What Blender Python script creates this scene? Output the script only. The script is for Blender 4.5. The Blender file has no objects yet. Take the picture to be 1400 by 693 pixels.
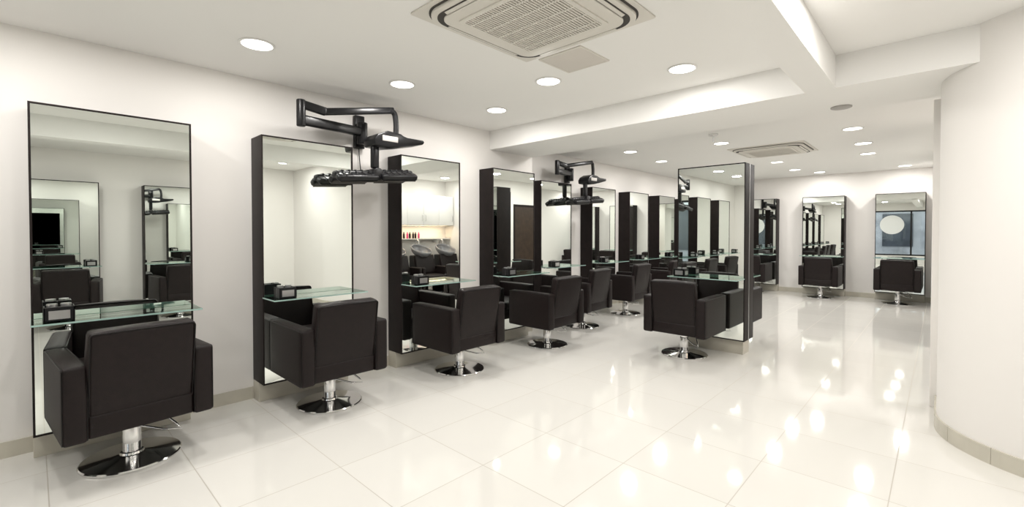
import bpy, bmesh, math, random
from mathutils import Vector, Matrix
random.seed(4)
scene = bpy.context.scene
COL = scene.collection

# ------------------------------------------------------------------ materials
def principled(name, color, rough=0.5, metal=0.0, spec=0.5, bump=0.0, bscale=200.0, var=0.0, vscale=3.0, coat=0.0):
    m = bpy.data.materials.new(name); m.use_nodes = True
    nt = m.node_tree; b = nt.nodes['Principled BSDF']
    b.inputs['Base Color'].default_value = (*color, 1)
    b.inputs['Roughness'].default_value = rough
    b.inputs['Metallic'].default_value = metal
    b.inputs['Specular IOR Level'].default_value = spec
    b.inputs['Coat Weight'].default_value = coat
    tc = nt.nodes.new('ShaderNodeTexCoord')
    if var > 0:
        n = nt.nodes.new('ShaderNodeTexNoise'); n.inputs['Scale'].default_value = vscale
        r = nt.nodes.new('ShaderNodeValToRGB')
        r.color_ramp.elements[0].position = 0.3; r.color_ramp.elements[1].position = 0.7
        r.color_ramp.elements[0].color = (*[c*(1-var) for c in color], 1)
        r.color_ramp.elements[1].color = (*[min(1, c*(1+var)) for c in color], 1)
        nt.links.new(tc.outputs['Object'], n.inputs['Vector'])
        nt.links.new(n.outputs['Fac'], r.inputs['Fac'])
        nt.links.new(r.outputs['Color'], b.inputs['Base Color'])
    if bump > 0:
        n2 = nt.nodes.new('ShaderNodeTexNoise'); n2.inputs['Scale'].default_value = bscale
        bp = nt.nodes.new('ShaderNodeBump'); bp.inputs['Strength'].default_value = bump
        bp.inputs['Distance'].default_value = 0.002
        nt.links.new(tc.outputs['Object'], n2.inputs['Vector'])
        nt.links.new(n2.outputs['Fac'], bp.inputs['Height'])
        nt.links.new(bp.outputs['Normal'], b.inputs['Normal'])
    return m

M_WALL = principled('wall_paint', (0.825, 0.802, 0.772), 0.75, bump=0.05, bscale=90, var=0.01, vscale=0.6)
M_CEIL = principled('ceiling_paint', (0.89, 0.88, 0.855), 0.85, bump=0.03, bscale=90, var=0.01, vscale=0.6)
M_BASE = principled('skirting_tile', (0.56, 0.53, 0.45), 0.25, var=0.06, vscale=5)
M_GROUT = principled('grout', (0.62, 0.59, 0.53), 0.8, var=0.03)
M_LEATHER = principled('dark_brown_leather', (0.0095, 0.0056, 0.0054), 0.48, spec=0.24, bump=0.35, bscale=260, var=0.15, vscale=30)
M_PIPING = principled('leather_piping', (0.003, 0.002, 0.002), 0.35, spec=0.25, var=0.1)
M_WENGE = principled('wenge_laminate', (0.012, 0.008, 0.0075), 0.5, spec=0.2, bump=0.1, bscale=60, var=0.2, vscale=12)
M_CHROME = principled('chrome', (0.78, 0.78, 0.78), 0.09, metal=1.0, var=0.02)
M_MIRROR = principled('mirror_silver', (0.86, 0.90, 0.865), 0.0, metal=1.0, var=0.003, vscale=0.5)
M_BLACK = principled('black_plastic', (0.007, 0.007, 0.008), 0.3, spec=0.35, var=0.1, vscale=20)
M_SILVER = principled('brushed_silver', (0.6, 0.6, 0.6), 0.3, metal=1.0, var=0.03)
M_ACW = principled('ac_cream_plastic', (0.72, 0.69, 0.63), 0.45, var=0.01)
M_ACG = principled('ac_grille_grey', (0.40, 0.37, 0.33), 0.6, var=0.02)
M_SLOT = principled('ac_dark_slot', (0.05, 0.045, 0.04), 0.7, var=0.05)
M_VENT = principled('vent_panel', (0.66, 0.62, 0.57), 0.7, var=0.02)
M_WHITE = principled('white_lacquer', (0.8, 0.79, 0.77), 0.3, var=0.01)
M_BOWL = principled('grey_basin', (0.20, 0.20, 0.21), 0.15, var=0.05)
M_DOOR = principled('brown_door_wood', (0.035, 0.02, 0.012), 0.4, var=0.3, vscale=8)
M_PINK = principled('pink_bottle', (0.50, 0.05, 0.18), 0.3, var=0.05)
M_STREET = principled('street_stone', (0.34, 0.34, 0.35), 0.8, var=0.3, vscale=1.5)
M_STREETD = principled('shopfront_dark', (0.05, 0.055, 0.065), 0.3, var=0.3, vscale=2)
M_SIGN = principled('sign_white', (0.85, 0.85, 0.85), 0.5, var=0.01)
M_GREY = principled('detector_grey', (0.4, 0.38, 0.36), 0.5, var=0.02)

def floor_mat():
    m = bpy.data.materials.new('polished_floor_tile'); m.use_nodes = True
    nt = m.node_tree; b = nt.nodes['Principled BSDF']
    g = nt.nodes.new('ShaderNodeNewGeometry')
    s = nt.nodes.new('ShaderNodeSeparateXYZ'); nt.links.new(g.outputs['Position'], s.inputs[0])
    def line(out, off):
        a = nt.nodes.new('ShaderNodeMath'); a.operation = 'ADD'; a.inputs[1].default_value = off
        nt.links.new(out, a.inputs[0])
        d = nt.nodes.new('ShaderNodeMath'); d.operation = 'DIVIDE'; d.inputs[1].default_value = 0.6
        nt.links.new(a.outputs[0], d.inputs[0])
        f = nt.nodes.new('ShaderNodeMath'); f.operation = 'FRACT'; nt.links.new(d.outputs[0], f.inputs[0])
        l = nt.nodes.new('ShaderNodeMath'); l.operation = 'LESS_THAN'; l.inputs[1].default_value = 0.008
        nt.links.new(f.outputs[0], l.inputs[0])
        fl = nt.nodes.new('ShaderNodeMath'); fl.operation = 'FLOOR'; nt.links.new(d.outputs[0], fl.inputs[0])
        return l, fl
    lx, fx = line(s.outputs['X'], 60.184); ly, fy = line(s.outputs['Y'], 59.36)
    mx = nt.nodes.new('ShaderNodeMath'); mx.operation = 'MAXIMUM'
    nt.links.new(lx.outputs[0], mx.inputs[0]); nt.links.new(ly.outputs[0], mx.inputs[1])
    cb = nt.nodes.new('ShaderNodeCombineXYZ')
    nt.links.new(fx.outputs[0], cb.inputs[0]); nt.links.new(fy.outputs[0], cb.inputs[1])
    wn = nt.nodes.new('ShaderNodeTexWhiteNoise'); nt.links.new(cb.outputs[0], wn.inputs['Vector'])
    r = nt.nodes.new('ShaderNodeValToRGB')
    r.color_ramp.elements[0].color = (0.70, 0.685, 0.645, 1); r.color_ramp.elements[1].color = (0.725, 0.71, 0.67, 1)
    nt.links.new(wn.outputs['Value'], r.inputs['Fac'])
    mix = nt.nodes.new('ShaderNodeMix'); mix.data_type = 'RGBA'
    nt.links.new(mx.outputs[0], mix.inputs['Factor'])
    nt.links.new(r.outputs['Color'], mix.inputs['A']); mix.inputs['B'].default_value = (0.45, 0.42, 0.37, 1)
    nt.links.new(mix.outputs['Result'], b.inputs['Base Color'])
    mr = nt.nodes.new('ShaderNodeMapRange'); mr.inputs['To Min'].default_value = 0.062; mr.inputs['To Max'].default_value = 0.6
    nt.links.new(mx.outputs[0], mr.inputs['Value']); nt.links.new(mr.outputs[0], b.inputs['Roughness'])
    b.inputs['IOR'].default_value = 1.58
    return m
M_FLOOR = floor_mat()

def glass_mat(name, tint, gf):
    m = bpy.data.materials.new(name); m.use_nodes = True
    nt = m.node_tree; nt.nodes.clear()
    o = nt.nodes.new('ShaderNodeOutputMaterial')
    t = nt.nodes.new('ShaderNodeBsdfTransparent'); t.inputs['Color'].default_value = (*tint, 1)
    g = nt.nodes.new('ShaderNodeBsdfGlossy'); g.inputs['Roughness'].default_value = 0.02
    g.inputs['Color'].default_value = (0.9, 1, 0.95, 1)
    f = nt.nodes.new('ShaderNodeFresnel'); f.inputs['IOR'].default_value = 1.5
    a = nt.nodes.new('ShaderNodeMath'); a.operation = 'ADD'; a.use_clamp = True; a.inputs[1].default_value = gf
    nt.links.new(f.outputs[0], a.inputs[0])
    mx = nt.nodes.new('ShaderNodeMixShader')
    nt.links.new(a.outputs[0], mx.inputs[0]); nt.links.new(t.outputs[0], mx.inputs[1]); nt.links.new(g.outputs[0], mx.inputs[2])
    nt.links.new(mx.outputs[0], o.inputs['Surface'])
    return m
M_GLASS = glass_mat('shelf_glass', (0.90, 0.95, 0.93), 0.05)
M_GLASSEDGE = principled('glass_edge', (0.36, 0.52, 0.47), 0.15, var=0.03)
M_WINGLASS = glass_mat('window_glass', (0.95, 0.97, 0.97), 0.0)

def emis(name, color, s):
    m = bpy.data.materials.new(name); m.use_nodes = True
    b = m.node_tree.nodes['Principled BSDF']
    b.inputs['Base Color'].default_value = (*color, 1)
    b.inputs['Emission Color'].default_value = (*color, 1)
    b.inputs['Emission Strength'].default_value = s
    return m
M_LAMP = emis('lamp_diffuser', (1, 0.97, 0.92), 4.0)

# ------------------------------------------------------------------ helpers
def link(o, parent=None):
    COL.objects.link(o)
    if parent is not None: o.parent = parent
    return o
def empty(name, loc=(0, 0, 0), rz=0):
    e = bpy.data.objects.new(name, None); e.location = loc; e.rotation_euler = (0, 0, math.radians(rz))
    e.empty_display_size = 0.1
    return link(e)
def from_bm(name, bm, mat, parent=None, smooth=True):
    me = bpy.data.meshes.new(name)
    bmesh.ops.recalc_face_normals(bm, faces=bm.faces)
    bm.to_mesh(me); bm.free()
    mats = mat if isinstance(mat, (list, tuple)) else [mat]
    for x in mats: me.materials.append(x)
    if smooth:
        for p in me.polygons: p.use_smooth = True
        try: me.set_sharp_from_angle(angle=math.radians(35))
        except Exception: pass
    return link(bpy.data.objects.new(name, me), parent)
def box(name, lo, hi, mat, parent=None, bevel=0.0, bulge=0.0, rot=None, seg=3):
    lo = Vector(lo); hi = Vector(hi); c = (lo+hi)/2; h = (hi-lo)/2
    bm = bmesh.new(); bmesh.ops.create_cube(bm, size=2)
    if bevel > 0:
        for v in bm.verts: v.co = Vector((v.co.x*h.x, v.co.y*h.y, v.co.z*h.z))
        bmesh.ops.bevel(bm, geom=bm.edges[:], offset=bevel, segments=seg, affect='EDGES', profile=0.5)
        if bulge > 0:
            for ax in range(3):
                n = Vector((0, 0, 0)); n[ax] = 1
                for k in (-0.8, -0.55, -0.3, 0, 0.3, 0.55, 0.8):
                    bmesh.ops.bisect_plane(bm, geom=bm.verts[:]+bm.edges[:]+bm.faces[:], plane_co=n*k*h[ax], plane_no=n)
            for v in bm.verts:
                co = v.co.copy(); u = [max(-1, min(1, co[i]/h[i])) for i in range(3)]
                for ax in range(3):
                    a, b = (ax+1) % 3, (ax+2) % 3
                    if abs(u[ax]) > 0.9:
                        v.co[ax] += math.copysign(bulge*(1-u[a]**2)*(1-u[b]**2), u[ax])
    else:
        for v in bm.verts: v.co = Vector((v.co.x*h.x, v.co.y*h.y, v.co.z*h.z))
    o = from_bm(name, bm, mat, parent, smooth=bevel > 0)
    o.location = c
    if rot: o.rotation_euler = [math.radians(a) for a in rot]
    return o
def cyl(name, p0, p1, r0, r1=None, mat=None, parent=None, n=32, bevel=0.0):
    r1 = r0 if r1 is None else r1
    p0 = Vector(p0); p1 = Vector(p1); d = p1-p0
    bm = bmesh.new(); bmesh.ops.create_cone(bm, cap_ends=True, segments=n, radius1=r0, radius2=r1, depth=d.length)
    if bevel > 0:
        es = [e for e in bm.edges if any(len(f.verts) > 4 for f in e.link_faces)]
        bmesh.ops.bevel(bm, geom=es, offset=bevel, segments=3, affect='EDGES', profile=0.5)
    o = from_bm(name, bm, mat, parent)
    o.location = (p0+p1)/2
    o.rotation_mode = 'QUATERNION'; o.rotation_quaternion = Vector((0, 0, 1)).rotation_difference(d.normalized())
    return o
def lathe(name, prof, mat, parent=None, n=40, loc=(0, 0, 0)):
    bm = bmesh.new(); rings = []
    for r, z in prof:
        rings.append([bm.verts.new((r*math.cos(2*math.pi*i/n), r*math.sin(2*math.pi*i/n), z)) for i in range(n)])
    for a, b in zip(rings[:-1], rings[1:]):
        for i in range(n): bm.faces.new((a[i], a[(i+1) % n], b[(i+1) % n], b[i]))
    bm.faces.new(rings[0]); bm.faces.new(rings[-1])
    o = from_bm(name, bm, mat, parent); o.location = loc
    return o
def tube(name, pts, r, mat, parent=None, cyclic=False, smooth=True):
    cu = bpy.data.curves.new(name+'_c', 'CURVE'); cu.dimensions = '3D'; cu.bevel_depth = r; cu.bevel_resolution = 4
    cu.use_fill_caps = True
    if smooth:
        sp = cu.splines.new('BEZIER'); sp.bezier_points.add(len(pts)-1)
        for b, p in zip(sp.bezier_points, pts):
            b.co = p; b.handle_left_type = 'AUTO'; b.handle_right_type = 'AUTO'
        sp.resolution_u = 8
    else:
        sp = cu.splines.new('POLY'); sp.points.add(len(pts)-1)
        for b, p in zip(sp.points, pts): b.co = (*p, 1)
    sp.use_cyclic_u = cyclic
    tmp = bpy.data.objects.new('tmp', cu); COL.objects.link(tmp)
    dg = bpy.context.evaluated_depsgraph_get()
    me = bpy.data.meshes.new_from_object(tmp.evaluated_get(dg))
    bpy.data.objects.remove(tmp)
    me.name = name; me.materials.clear(); me.materials.append(mat)
    for p in me.polygons: p.use_smooth = True
    return link(bpy.data.objects.new(name, me), parent)
def rrect(w, h, r, n=8):
    pts = []
    for cx, cy, a0 in ((w/2-r, h/2-r, 0), (-w/2+r, h/2-r, 90), (-w/2+r, -h/2+r, 180), (w/2-r, -h/2+r, 270)):
        for i in range(n+1):
            a = math.radians(a0+90*i/n); pts.append((cx+r*math.cos(a), cy+r*math.sin(a)))
    return pts
def prism(name, pts, z0, z1, mat, parent=None, bevel=0.0, smooth=True):
    bm = bmesh.new(); vs = [bm.verts.new((x, y, z0)) for x, y in pts]
    f = bm.faces.new(vs); r = bmesh.ops.extrude_face_region(bm, geom=[f])
    for v in [g for g in r['geom'] if isinstance(g, bmesh.types.BMVert)]: v.co.z = z1
    if bevel > 0:
        es = [e for e in bm.edges if abs(e.verts[0].co.z-e.verts[1].co.z) < 1e-6]
        bmesh.ops.bevel(bm, geom=es, offset=bevel, segments=3, affect='EDGES', profile=0.5)
    return from_bm(name, bm, mat, parent, smooth)
def ring(name, po, pi, z0, z1, mat, parent=None):
    bm = bmesh.new(); n = len(po)
    L = [[bm.verts.new((x, y, z)) for x, y in p] for p, z in ((po, z0), (po, z1), (pi, z1), (pi, z0))]
    for k in range(4):
        a, b = L[k], L[(k+1) % 4]
        for i in range(n): bm.faces.new((a[i], a[(i+1) % n], b[(i+1) % n], b[i]))
    return from_bm(name, bm, mat, parent)
def clone(root, name, loc, rz, lift=0.0, yshift=0.0, lift_names=()):
    e = empty(name, loc, rz)
    for ch in root.children:
        c = ch.copy(); COL.objects.link(c); c.parent = e
        if any(ch.name.startswith(k) for k in lift_names):
            c.location.z += lift; c.location.y += yshift
    return e

# ------------------------------------------------------------------ room shell
CZ = 2.683; BZ = 2.45
XL1, XL2, YB = -4.2, -4.63, 12.22
YF = -2.5
box('floor', (-4.8, -2.65, -0.1), (2.15, 12.4, 0), M_FLOOR)
box('ceiling', (-4.8, -2.65, CZ), (2.15, 12.4, CZ+0.12), M_CEIL)
box('wall_left', (-4.8, YF, 0), (XL1, 4.85, CZ), M_WALL)
box('wall_left_rear', (-4.8, 4.85, 0), (XL2, YB, CZ), M_WALL)
box('wall_back', (-4.8, YB, 0), (2.15, YB+0.18, CZ), M_WALL)
box('wall_right', (2.0, YF, 0), (2.15, 3.80, CZ), M_WALL)
XR = -0.062
box('wall_right_rear', (XR, 7.3, 0), (2.15, YB, CZ), M_WALL)
box('wall_alcove', (1.35, 4.95, 0), (2.15, 7.3, CZ), M_WALL)
cp = [(2.15, 3.79), (2.0, 3.79)]
for i in range(33):
    a = math.radians(270-90*i/32); cp.append((0.69+0.70*math.cos(a), 4.49+0.70*math.sin(a)))
arc = cp[1:]
cp += [(-0.01, 4.95), (2.15, 4.95)]
prism('wall_curved', cp, 0, CZ, M_WALL)
box('trim_1', (-0.052, 4.93, 0), (0.06, 5.05, BZ), M_WALL, bevel=0.004)
# ceiling beams
box('trim_beam_cross', (XL1, 4.03, BZ), (0.45, 4.85, CZ), M_CEIL)
box('trim_beam_long', (-0.76, YF, BZ), (-0.57, 4.03, CZ), M_CEIL)
# front wall with shop window
W0, W1, WB, WT = -2.5, -0.40, 0.35, 2.35
wf = empty('wall_front', (0, 0, 0))
box('wall_front_left', (-4.8, YF-0.15, 0), (W0, YF, CZ), M_WALL, wf)
box('wall_front_right', (W1, YF-0.15, 0), (2.15, YF, CZ), M_WALL, wf)
box('wall_front_sill', (W0, YF-0.15, 0), (W1, YF, WB), M_WALL, wf)
box('wall_front_head', (W0, YF-0.15, WT), (W1, YF, CZ), M_WALL, wf)
win = empty('window_1', (0, 0, 0))
for nm, lo, hi in (('frame_l', (W0, YF-0.1, WB), (W0+0.06, YF-0.04, WT)), ('frame_r', (W1-0.06, YF-0.1, WB), (W1, YF-0.04, WT)),
                   ('frame_b', (W0, YF-0.1, WB), (W1, YF-0.04, WB+0.06)), ('frame_t', (W0, YF-0.1, WT-0.06), (W1, YF-0.04, WT)),
                   ('mullion', (-0.98, YF-0.1, WB), (-0.92, YF-0.04, WT))):
    box(nm, lo, hi, M_BLACK, win, bevel=0.004)
box('pane', (W0+0.05, YF-0.075, WB+0.05), (W1-0.05, YF-0.068, WT-0.05), M_WINGLASS, win)
sg = cyl('window_sign', (-1.6, YF-0.035, 1.72), (-1.6, YF-0.022, 1.72), 0.42, mat=M_SIGN, n=48)
# street outside
box('street_ground', (-12, -14, -0.12), (9, -2.66, -0.02), M_STREET)
fac = empty('street_building', (0, -9, 0))
box('facade', (-11, -0.5, 0), (8, 0, 7), M_STREET, fac)
for i in range(9):
    x = -10+i*1.9
    box('shop_window', (x, 0.0, 0.6), (x+1.3, 0.06, 2.4), M_STREETD, fac, bevel=0.01)
    box('upper_window', (x+0.3, 0.0, 3.6), (x+1.1, 0.06, 5.4), M_STREETD, fac, bevel=0.01)
    box('fascia', (x-0.2, 0.0, 2.6), (x+1.5, 0.16, 3.1), M_WHITE, fac, bevel=0.01)

# skirting: tiles along a path, room on the left hand of the direction
def skirting(name, pts, h=0.10, th=0.012, tile=0.3, z0=0.0):
    P = [Vector((x, y)) for x, y in pts]
    cum = [0]
    for a, b in zip(P[:-1], P[1:]): cum.append(cum[-1]+(b-a).length)
    def at(s):
        for i in range(len(P)-1):
            if s <= cum[i+1]+1e-9:
                k = (s-cum[i])/max(1e-9, cum[i+1]-cum[i]); d = (P[i+1]-P[i]).normalized()
                return P[i].lerp(P[i+1], k), Vector((-d.y, d.x))
        d = (P[-1]-P[-2]).normalized(); return P[-1], Vector((-d.y, d.x))
    bm = bmesh.new()
    def strip(s0, s1, t, mi, hh):
        ss = [s0]+[c for c in cum if s0+1e-4 < c < s1-1e-4]+[s1]
        prev = None
        for s in ss:
            p, n = at(s)
            q = p+n*t
            cur = [bm.verts.new((p.x, p.y, z0)), bm.verts.new((q.x, q.y, z0)), bm.verts.new((q.x, q.y, z0+hh)), bm.verts.new((p.x, p.y, z0+hh))]
            if prev:
                for i in range(4):
                    f = bm.faces.new((prev[i], prev[(i+1) % 4], cur[(i+1) % 4], cur[i])); f.material_index = mi
            else:
                f = bm.faces.new(cur); f.material_index = mi
            prev = cur
        f = bm.faces.new(prev); f.material_index = mi
    strip(0, cum[-1], th-0.003, 1, h-0.003)
    s = 0
    while s < cum[-1]-0.01:
        strip(s, min(s+tile-0.004, cum[-1]), th, 0, h); s += tile
    return from_bm(name, bm, [M_BASE, M_GROUT], None, smooth=False)
skirting('baseboard_left', [(XL1, 4.85), (XL1, YF)])
skirting('baseboard_left_rear', [(XL2, YB), (XL2, 4.86)])
skirting('baseboard_back', [(XR, YB), (XL2, YB)])
skirting('baseboard_right', [(2.0, YF), (2.0, 3.78)])
skirting('baseboard_curved', [(x, y) for x, y in arc]+[(-0.01, 4.93)])

# ------------------------------------------------------------------ mirror stations
def mirror_station(loc, rz, w=0.775, depth=0.235, double=False, name='salon_mirror'):
    e = empty(name, loc, rz)
    z0, z1 = 0.16, 2.18
    box('cabinet', (0, 0, z0), (w, depth, z1), M_WENGE, e, bevel=0.003)
    def face(y, s):
        box('mirror_pane', (0.010, min(y, y+s*0.004), z0+0.010), (w-0.010, max(y, y+s*0.004), z1-0.010), M_MIRROR, e)
        t = 0.011; a, b = sorted((y, y+s*0.009))
        box('frame_side', (0, a, z0), (t, b, z1), M_WENGE, e); box('frame_side', (w-t, a, z0), (w, b, z1), M_WENGE, e)
        box('frame_rail', (t, a, z1-t), (w-t, b, z1), M_WENGE, e); box('frame_rail', (t, a, z0), (w-t, b, z0+t), M_WENGE, e)
    face(0, -1)
    if double:
        face(depth, 1)
        box('centre_strip', (w-0.002, depth*0.42, z0), (w+0.004, depth*0.47, z1), M_SILVER, e)
        box('plinth', (0.03, 0.05, 0.0), (w-0.03, depth-0.05, z0+0.003), M_BASE, e)
    else:
        box('plinth', (-0.0, 0.10, 0.0), (w, depth, z0+0.003), M_BASE, e, bevel=0.003)
    return e
def glass_shelf(loc, rz, w=0.775, d=0.29, z=0.875):
    e = empty('glass_shelf', loc, rz)
    G = -0.013
    box('glass_top', (0.0, -d, z-0.010), (w, G, z), M_GLASS, e)
    box('edge_front', (0.0, -d-0.002, z-0.010), (w, -d, z), M_GLASSEDGE, e)
    box('edge_left', (-0.002, -d, z-0.010), (0, G, z), M_GLASSEDGE, e)
    box('edge_right', (w, -d, z-0.010), (w+0.002, G, z), M_GLASSEDGE, e)
    for x in (0.12, w-0.12):
        tube('bracket', [(x, G, z-0.03), (x, -0.15, z-0.016)], 0.006, M_CHROME, e, smooth=False)
    return e
def holder(loc, rz, z=0.877):
    e = empty('styling_tool_holder', loc, rz)
    x0, x1, y0, y1, h, t = 0.05, 0.18, -0.23, -0.11, 0.085, 0.005
    box('bottom', (x0, y0, z), (x1, y1, z+t), M_BLACK, e)
    box('side_a', (x0, y0, z), (x0+t, y1, z+h), M_BLACK, e); box('side_b', (x1-t, y0, z), (x1, y1, z+h), M_BLACK, e)
    box('side_c', (x0, y0, z), (x1, y0+t, z+h), M_BLACK, e); box('side_d', (x0, y1-t, z), (x1, y1, z+h), M_BLACK, e)
    box('divider', (x0, (y0+y1)/2-0.002, z), (x1, (y0+y1)/2+0.002, z+h*0.95), M_SILVER, e)
    for i in range(2):
        cyl('cup', (x0+0.036+i*0.06, y1-0.032, z+t), (x0+0.036+i*0.06, y1-0.032, z+h+0.012), 0.024, mat=M_SILVER, parent=e, n=20)
    box('label', (x1, y0+0.02, z+0.015), (x1+0.002, y1-0.02, z+0.06), M_SILVER, e)
    box('label', (x0+0.02, y0-0.002, z+0.015), (x1-0.02, y0, z+0.065), M_SILVER, e)
    return e
FX1, FX2 = XL1+0.24, XL2+0.24
for y, ww in ((-1.33, .775), (-0.012, .81), (1.264, .775), (2.551, .775), (3.842, .775)):
    mirror_station((FX1, y, 0), 90, w=ww); glass_shelf((FX1, y, 0), 90, w=ww, d=0.27); holder((FX1, y, 0), 90)
for y in (5.27, 6.65, 7.95, 9.22, 10.5):
    mirror_station((FX2, y, 0), 90); glass_shelf((FX2, y, 0), 90); holder((FX2, y, 0), 90)
FB = YB-0.24
for x in (-3.57, -2.28, -0.99):
    mirror_station((x, FB, 0), 0); glass_shelf((x, FB, 0), 0)
mirror_station((-2.37, 5.5, 0), 0, depth=0.31, double=True, name='freestanding_mirror')
glass_shelf((-2.37, 5.5, 0), 0); holder((-2.37, 5.5, 0), 0)
glass_shelf((-2.37+0.775, 5.81, 0), 180)
for y in (-0.55, 0.73, 2.06):
    mirror_station((2.0-0.24, y, 0), -90); glass_shelf((2.0-0.24, y, 0), -90); holder((2.0-0.24, y, 0), -90)

# ------------------------------------------------------------------ salon chair (front = +Y)
def rr_loop(w, h, r):
    return rrect(w, h, r, 4)
def make_chair(loc, rz):
    e = empty('salon_chair', loc, rz)
    for s, nm in ((-1, 'arm_left'), (1, 'arm_right')):
        x0, x1 = sorted((s*0.345, s*0.245))
        box(nm, (x0, -0.31, 0.27), (x1, 0.33, 0.685), M_LEATHER, e, bevel=0.016, bulge=0.006)
        for xx in (s*0.3435, s*0.2465):
            pts = [(xx, 0.01+a, 0.4775+b) for a, b in rr_loop(0.626, 0.401, 0.016)]
            tube('arm_piping', pts, 0.0036, M_PIPING, e, cyclic=True, smooth=False)
    box('seat_frame', (-0.244, -0.29, 0.275), (0.244, 0.315, 0.40), M_LEATHER, e, bevel=0.012)
    box('seat_cushion', (-0.242, -0.22, 0.395), (0.242, 0.33, 0.495), M_LEATHER, e, bevel=0.03, bulge=0.018)
    b = box('backrest', (-0.243, -0.045, -0.24), (0.243, 0.045, 0.24), M_LEATHER, e, bevel=0.02, bulge=0.012)
    b.location = (0, -0.275, 0.625); b.rotation_euler = (math.radians(9), 0, 0)
    for yy in (-0.045, 0.045):
        pts = [(a, yy, c) for a, c in rr_loop(0.478, 0.472, 0.02)]
        t = tube('backrest_piping', pts, 0.0036, M_PIPING, e, cyclic=True, smooth=False)
        t.location = b.location; t.rotation_euler = b.rotation_euler
    box('under_plate', (-0.12, -0.12, 0.255), (0.12, 0.12, 0.277), M_BLACK, e, bevel=0.004)
    lathe('base_disc', [(0.245, 0.0), (0.25, 0.004), (0.25, 0.012), (0.244, 0.018), (0.10, 0.028), (0.062, 0.036), (0.058, 0.048), (0.0501, 0.052)], M_CHROME, e, n=56)
    cyl('column_sleeve', (0, 0, 0.04), (0, 0, 0.20), 0.047, mat=M_CHROME, parent=e, bevel=0.004)
    cyl('piston', (0, 0, 0.19), (0, 0, 0.30), 0.036, mat=M_CHROME, parent=e)
    tube('foot_pump_lever', [(0.04, -0.02, 0.19), (0.14, -0.10, 0.155), (0.215, -0.15, 0.15), (0.195, -0.12, 0.185), (0.15, -0.05, 0.235), (0.04, -0.02, 0.25)], 0.0065, M_CHROME, e, smooth=False)
    return e
BODY = ('arm', 'seat', 'back', 'under', 'piston')
base = make_chair((-3.63, 1.66, 0), 90)
clone(base, 'salon_chair', (-3.64, 0.41, 0), 95, 0.0, 0.0, BODY)
for x, y, r in ((-3.55, 2.975, 90), (-3.54, 4.38, 90), (-3.86, 5.60, 92), (-3.92, 6.98, 90), (-3.92, 8.34, 90), (-3.92, 9.6, 90),
                (-2.12, 5.11, 0), (-2.03, 6.22, 180), (-3.2, 11.55, 0), (-1.86, 11.55, 0), (-0.60, 11.55, 0),
                (1.34, -0.92, -90), (1.34, 0.36, -82), (1.34, 1.68, -95)):
    clone(base, 'salon_chair', (x, y, 0), r)

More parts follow.
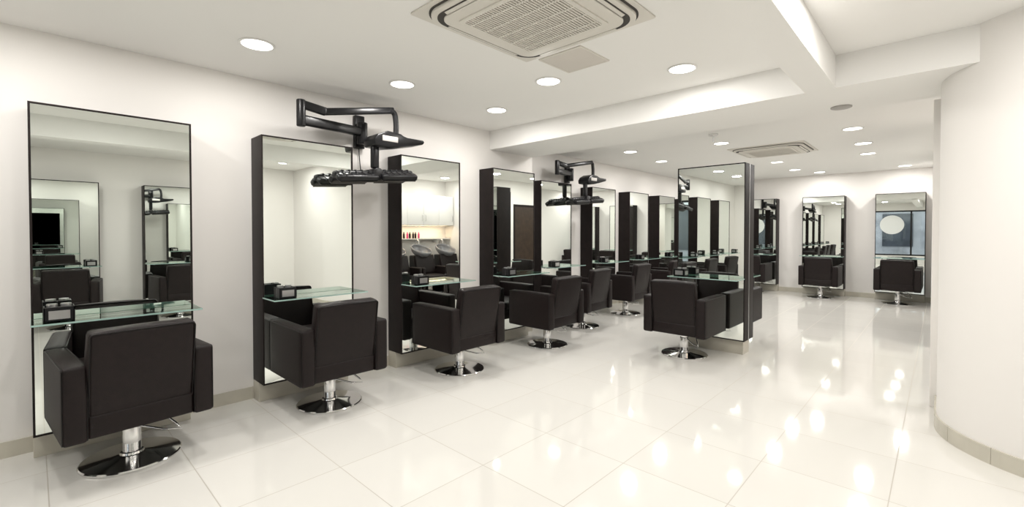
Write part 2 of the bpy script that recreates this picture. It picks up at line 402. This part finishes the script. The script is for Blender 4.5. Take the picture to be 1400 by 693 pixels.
# ------------------------------------------------------------------ wall mounted hair processor (climate lamp)
def hair_processor(dx, dy):
    e = empty('wall_hair_processor', (XL1+dx, 2.28+dy, 0))
    o = Vector((XL1, 2.28, 0))
    def L(x, y, z): return Vector((x, y, z))-o
    box('wall_bracket', L(-4.2, 2.17, 2.22), L(-4.15, 2.27, 2.54), M_BLACK, e, bevel=0.008)
    a0 = L(-4.10, 2.215, 2.38); el = L(-3.86, 1.54, 2.36); P = L(-3.77, 2.36, 2.545)
    cyl('pivot_wall', a0-Vector((0, 0, 0.13)), a0+Vector((0, 0, 0.08)), 0.05, mat=M_BLACK, parent=e, bevel=0.008)
    def bar(nm, p, q, w, h):
        p = Vector(p); q = Vector(q); d = q-p
        b = box(nm, (-d.length/2, -w/2, -h/2), (d.length/2, w/2, h/2), M_BLACK, e, bevel=min(w, h)*0.3)
        b.location = (p+q)/2; b.rotation_mode = 'QUATERNION'
        xd = d.normalized(); yd = Vector((0, 0, 1)).cross(xd).normalized(); zd = xd.cross(yd)
        b.rotation_quaternion = Matrix((xd, yd, zd)).transposed().to_quaternion(); return b
    bar('lower_arm', a0+Vector((0, 0, -0.01)), el-Vector((0, 0, 0.03)), 0.055, 0.085)
    cyl('elbow', el-Vector((0, 0, 0.085)), el+Vector((0, 0, 0.135)), 0.036, mat=M_BLACK, parent=e, bevel=0.008)
    k = el.lerp(P, 0.25)
    bar('upper_arm_root', el+Vector((0, 0, 0.10)), k+Vector((0, 0, 0.02)), 0.055, 0.07)
    bar('upper_arm', k+Vector((0, -0.02, 0.02)), P, 0.05, 0.06)
    tube('drop_arm', [P-Vector((0, 0.05, 0.004)), P+Vector((0, 0.0, -0.02)), P+Vector((0, 0.02, -0.08)), P+Vector((0, 0.02, -0.28))], 0.026, M_BLACK, e)
    # control housing : wedge shaped body built from a side profile (y,z), extruded in x
    H = P+Vector((0, 0.0, -0.315))
    prof = [(-0.25, -0.055), (-0.26, 0.0), (-0.22, 0.05), (-0.12, 0.095), (0.02, 0.085), (0.08, 0.045), (0.26, 0.062), (0.285, 0.05), (0.27, 0.02), (0.05, -0.03), (-0.10, -0.06)]
    bm = bmesh.new()
    va = [bm.verts.new((-0.10, y, z)) for y, z in prof]; vb = [bm.verts.new((0.10, y, z)) for y, z in prof]
    bm.faces.new(va); bm.faces.new(vb)
    for i in range(len(prof)): bm.faces.new((va[i], va[(i+1) % len(prof)], vb[(i+1) % len(prof)], vb[i]))
    bmesh.ops.bevel(bm, geom=bm.edges[:], offset=0.012, segments=2, affect='EDGES', profile=0.5)
    hb = from_bm('control_housing', bm, M_BLACK, e); hb.location = H
    pan = box('control_panel', (-0.004, -0.10, -0.025), (0.004, 0.06, 0.025), M_GREY, e, bevel=0.003)
    pan.location = H+Vector((0.102, -0.10, 0.02))
    N = H+Vector((0, -0.20, 0))
    bar('neck', N+Vector((0, 0, 0.02)), N+Vector((0, 0.0, -0.25)), 0.07, 0.055)
    C = N+Vector((0.0, 0.0, -0.30))
    cyl('hub', C+Vector((-0.07, 0, 0)), C+Vector((0.07, 0, 0)), 0.052, mat=M_BLACK, parent=e, bevel=0.01)
    # two ribbed heating wings, folded out flat
    for s, nm in ((-1, 'wing_a'), (1, 'wing_b')):
        cy = s*0.205; tilt = 5; hl = 0.185
        for off, dz, rr in ((0.0, 0.0, 0), (0.075, -0.034, 26), (-0.075, -0.034, -26)):
            w = box(nm+'_shell', (-0.044, -hl, -0.030), (0.044, hl, 0.030), M_BLACK, e, bevel=0.022, seg=4)
            w.location = C+Vector((off, cy, s*0.02+dz)); w.rotation_euler = (math.radians(tilt), math.radians(rr), 0)
            g = box(nm+'_grille', (-0.032, -hl+0.02, -0.003), (0.032, hl-0.02, 0.003), M_SLOT, e, bevel=0.002)
            g.location = w.location+Vector((0, 0, -0.031)); g.rotation_euler = w.rotation_euler
            for q in (-0.12, -0.06, 0.0, 0.06, 0.12):
                rb = box(nm+'_rib', (-0.042, -0.009, -0.010), (0.042, 0.009, 0.010), M_BLACK, e, bevel=0.005)
                rb.location = w.location+Vector((0, q, 0.027+q*math.sin(math.radians(tilt)))); rb.rotation_euler = w.rotation_euler
    tube('cable', [L(-4.18, 2.22, 2.24), L(-4.17, 2.23, 2.05), L(-4.18, 2.26, 1.9)], 0.005, M_BLACK, e)
    return e
hair_processor(0, 0)
hair_processor(XL2-XL1+0.02, 3.98)

# ------------------------------------------------------------------ ceiling items
def downlight(x, y, z=CZ, power=9.0):
    e = empty('recessed_downlight', (x, y, z))
    lathe('trim_ring', [(0.098, 0.0), (0.112, -0.001), (0.112, -0.006), (0.104, -0.010), (0.096, -0.008), (0.094, 0.0)], M_WHITE, e, n=40)
    cyl('diffuser', (0, 0, -0.006), (0, 0, -0.001), 0.094, mat=M_LAMP, parent=e, n=40)
    ld = bpy.data.lights.new('lamp', 'AREA'); ld.shape = 'DISK'; ld.size = 0.185; ld.energy = power
    ld.color = (1.0, 0.97, 0.935)
    lo = bpy.data.objects.new('lamp', ld); link(lo, e); lo.location = (0, 0, -0.014)
LIGHTS = [(-3.41, 1.07), (-3.41, 2.22), (-3.41, 3.37), (-3.41, -0.1), (-3.41, -1.3), (-2.44, 3.03), (-1.49, 3.52),
          (-1.75, 0.6), (-1.75, -1.0), (0.6, -1.2), (0.6, 0.4), (0.6, 2.0), (-0.2, 2.9), (0.9, 3.2),
          (-3.55, 5.30), (-3.62, 6.58), (-3.7, 7.86), (-3.7, 9.2), (-3.7, 10.6),
          (-2.26, 5.52), (-2.32, 6.85), (-2.2, 9.4), (-2.2, 10.8), (-0.81, 7.0), (-0.83, 8.26), (-0.88, 9.39), (-0.52, 11.6), (-1.9, 11.6),
          (0.6, 5.6), (0.6, 6.7)]
for x, y in LIGHTS: downlight(x, y)

def cassette(x, y, s=1.0):
    e = empty('ceiling_air_conditioner', (x, y, CZ))
    prism('outer_plate', rrect(1.03, 1.03, 0.012), -0.010, 0, M_ACW, e, bevel=0.002)
    prism('body', rrect(0.94, 0.94, 0.15, 12), -0.034, -0.008, M_ACW, e, bevel=0.006)
    ring('shadow_gap', rrect(0.965, 0.965, 0.162, 12), rrect(0.935, 0.935, 0.147, 12), -0.015, -0.009, M_SLOT, e)
    ring('air_slot', rrect(0.875, 0.875, 0.125, 12), rrect(0.80, 0.80, 0.09, 12), -0.037, -0.030, M_SLOT, e)
    prism('inner_body', rrect(0.80, 0.80, 0.09, 12), -0.046, -0.030, M_ACW, e, bevel=0.004)
    for k in range(4):
        a = math.radians(90*k)
        f = box('louver_flap', (-0.30, -0.011, -0.003), (0.30, 0.011, 0.003), M_ACW, e, bevel=0.002)
        r = 0.419; f.location = (r*math.cos(a), r*math.sin(a), -0.040); f.rotation_euler = (math.radians(14), 0, a-math.pi/2)
    ring('grille_frame', rrect(0.64, 0.64, 0.03), rrect(0.58, 0.58, 0.015), -0.054, -0.045, M_ACW, e)
    box('grille_back', (-0.295, -0.295, -0.047), (0.295, 0.295, -0.044), M_ACG, e)
    n = 30
    bm = bmesh.new()
    for i in range(n):
        p = -0.29+0.58*(i+0.5)/n
        r = bmesh.ops.create_cube(bm, size=2)
        for v in r['verts']: v.co = Vector((v.co.x*0.0045+p, v.co.y*0.29, v.co.z*0.003-0.050))
    for i in range(5):
        p = -0.29+0.58*(i+0.5)/5
        r = bmesh.ops.create_cube(bm, size=2)
        for v in r['verts']: v.co = Vector((v.co.x*0.29, v.co.y*0.005+p, v.co.z*0.0035-0.0505))
    from_bm('grille_slats', bm, M_ACW, e, smooth=False)
cassette(-1.76, 2.05)
cassette(-1.92, 7.95)
v = empty('ceiling_vent_panel', (-2.0, 2.79, CZ))
box('panel', (-0.18, -0.18, -0.006), (0.18, 0.18, 0), M_VENT, v, bevel=0.002)
ring('panel_frame', rrect(0.38, 0.38, 0.01), rrect(0.35, 0.35, 0.006), -0.008, 0, M_ACW, v)
lathe('ceiling_speaker', [(0.075, 0.0), (0.075, -0.008), (0.065, -0.012), (0.01, -0.013)], M_GREY, None, n=36, loc=(-0.62, 4.68, BZ))
sd = empty('smoke_detector', (-2.18, 6.15, CZ))
lathe('mount', [(0.055, 0.0), (0.055, -0.02), (0.03, -0.03), (0.012, -0.032)], M_WHITE, sd, n=30)
cyl('stem', (0, 0, -0.10), (0, 0, -0.03), 0.008, mat=M_SILVER, parent=sd, n=12)

# ------------------------------------------------------------------ wash area seen in mirrors
cab = empty('wall_cabinet', (1.349, 5.0, 0))
box('carcass', (-0.33, 0.02, 1.56), (-0.0, 2.28, 2.28), M_WHITE, cab)
for i in range(5):
    y = 0.025+i*0.451
    box('door_panel', (-0.35, y, 1.565), (-0.331, y+0.446, 2.275), M_WHITE, cab, bevel=0.003)
    hy = y+0.40 if i % 2 == 0 else y+0.045
    tube('handle', [(-0.352, hy, 1.66), (-0.375, hy, 1.67), (-0.375, hy, 1.79), (-0.352, hy, 1.80)], 0.006, M_CHROME, cab, smooth=False)
sh = empty('product_shelf', (1.349, 5.0, 0))
box('board', (-0.2, 0.02, 1.22), (0, 2.28, 1.245), M_WHITE, sh, bevel=0.002)
for k in range(2):
    box('support', (-0.18, 0.3+k*1.6, 1.14), (0, 0.32+k*1.6, 1.22), M_WHITE, sh)
bt = empty('product_bottles', (1.25, 5.2, 1.246))
for i in range(16):
    c = [M_PINK, M_PINK, M_BLACK, M_WHITE][random.randrange(4)]; y = i*0.08
    lathe('bottle', [(0.022, 0), (0.024, 0.005), (0.024, 0.10), (0.012, 0.125), (0.012, 0.15), (0.008, 0.152)], c, bt, n=16, loc=(random.uniform(-.02, .02), y, 0))
ld = bpy.data.lights.new('cabinet_strip_light', 'AREA'); ld.shape = 'RECTANGLE'; ld.size = 0.05; ld.size_y = 2.0; ld.energy = 6; ld.color = (1, 0.75, 0.5)
lo = bpy.data.objects.new('cabinet_strip_light', ld); link(lo); lo.location = (1.15, 6.15, 1.55)
def backwash(y):
    e = empty('backwash_basin', (0.85, y, 0))
    box('pedestal', (-0.12, -0.17, 0), (0.18, 0.17, 0.86), M_BLACK, e, bevel=0.03)
    bm = bmesh.new(); bmesh.ops.create_uvsphere(bm, u_segments=32, v_segments=16, radius=1)
    bmesh.ops.delete(bm, geom=[v for v in bm.verts if v.co.z > 0.12], context='VERTS')
    for v_ in bm.verts: v_.co = Vector((v_.co.x*0.27, v_.co.y*0.24, v_.co.z*0.2))
    o = from_bm('bowl', bm, M_BOWL, e); o.location = (-0.08, 0, 1.02); o.rotation_euler = (0, math.radians(-22), 0)
    m = o.modifiers.new('s', 'SOLIDIFY'); m.thickness = 0.02
    tube('tap', [(0.14, 0, 0.85), (0.15, 0, 1.18), (0.05, 0, 1.2), (0.02, 0, 1.12)], 0.012, M_CHROME, e)
    box('seat', (-0.62, -0.27, 0.25), (-0.14, 0.27, 0.45), M_LEATHER, e, bevel=0.04, bulge=0.01)
    b = box('backrest', (-0.05, -0.26, -0.22), (0.05, 0.26, 0.22), M_LEATHER, e, bevel=0.03); b.location = (-0.2, 0, 0.66); b.rotation_euler = (0, math.radians(15), 0)
    for s in (-1, 1): box('armrest', (-0.62, s*0.30-0.035, 0.05), (-0.12, s*0.30+0.035, 0.62), M_LEATHER, e, bevel=0.02)
    box('foot', (-0.58, -0.25, 0), (0.1, 0.25, 0.06), M_BLACK, e, bevel=0.01)
for y in (5.45, 6.15, 6.85): backwash(y)
tc = empty('tall_cabinet', (XR, 7.5, 0))
box('body', (-0.005, 0, 0.0), (-0.0005, 0.75, 2.4), M_WENGE, tc)
dr = empty('door_1', (XR, 8.35, 0))
box('leaf', (-0.004, 0.06, 0.0), (-0.0005, 0.84, 2.04), M_DOOR, dr)
box('casing_l', (-0.006, 0, 0), (-0.0005, 0.06, 2.1), M_WENGE, dr); box('casing_r', (-0.006, 0.84, 0), (-0.0005, 0.9, 2.1), M_WENGE, dr)
box('casing_t', (-0.006, 0.06, 2.04), (-0.0005, 0.84, 2.1), M_WENGE, dr)

# ------------------------------------------------------------------ world, camera
w = bpy.data.worlds.new('World'); scene.world = w; w.use_nodes = True
w.node_tree.nodes['Background'].inputs[0].default_value = (0.80, 0.85, 0.92, 1)
w.node_tree.nodes['Background'].inputs[1].default_value = 2.0
cd = bpy.data.cameras.new('Camera'); cam = bpy.data.objects.new('Camera', cd); link(cam)
cd.sensor_width = 36; cd.lens = 620/1400*36; cd.clip_start = 0.02; cd.clip_end = 100
cd.shift_y = -0.0137
cam.location = (0, 0, 1.4)
cam.rotation_euler = (math.radians(90-0.95), 0, math.radians(43.4))
scene.camera = cam
scene.view_settings.view_transform = 'Standard'
scene.view_settings.look = 'None'
scene.view_settings.exposure = 0.42
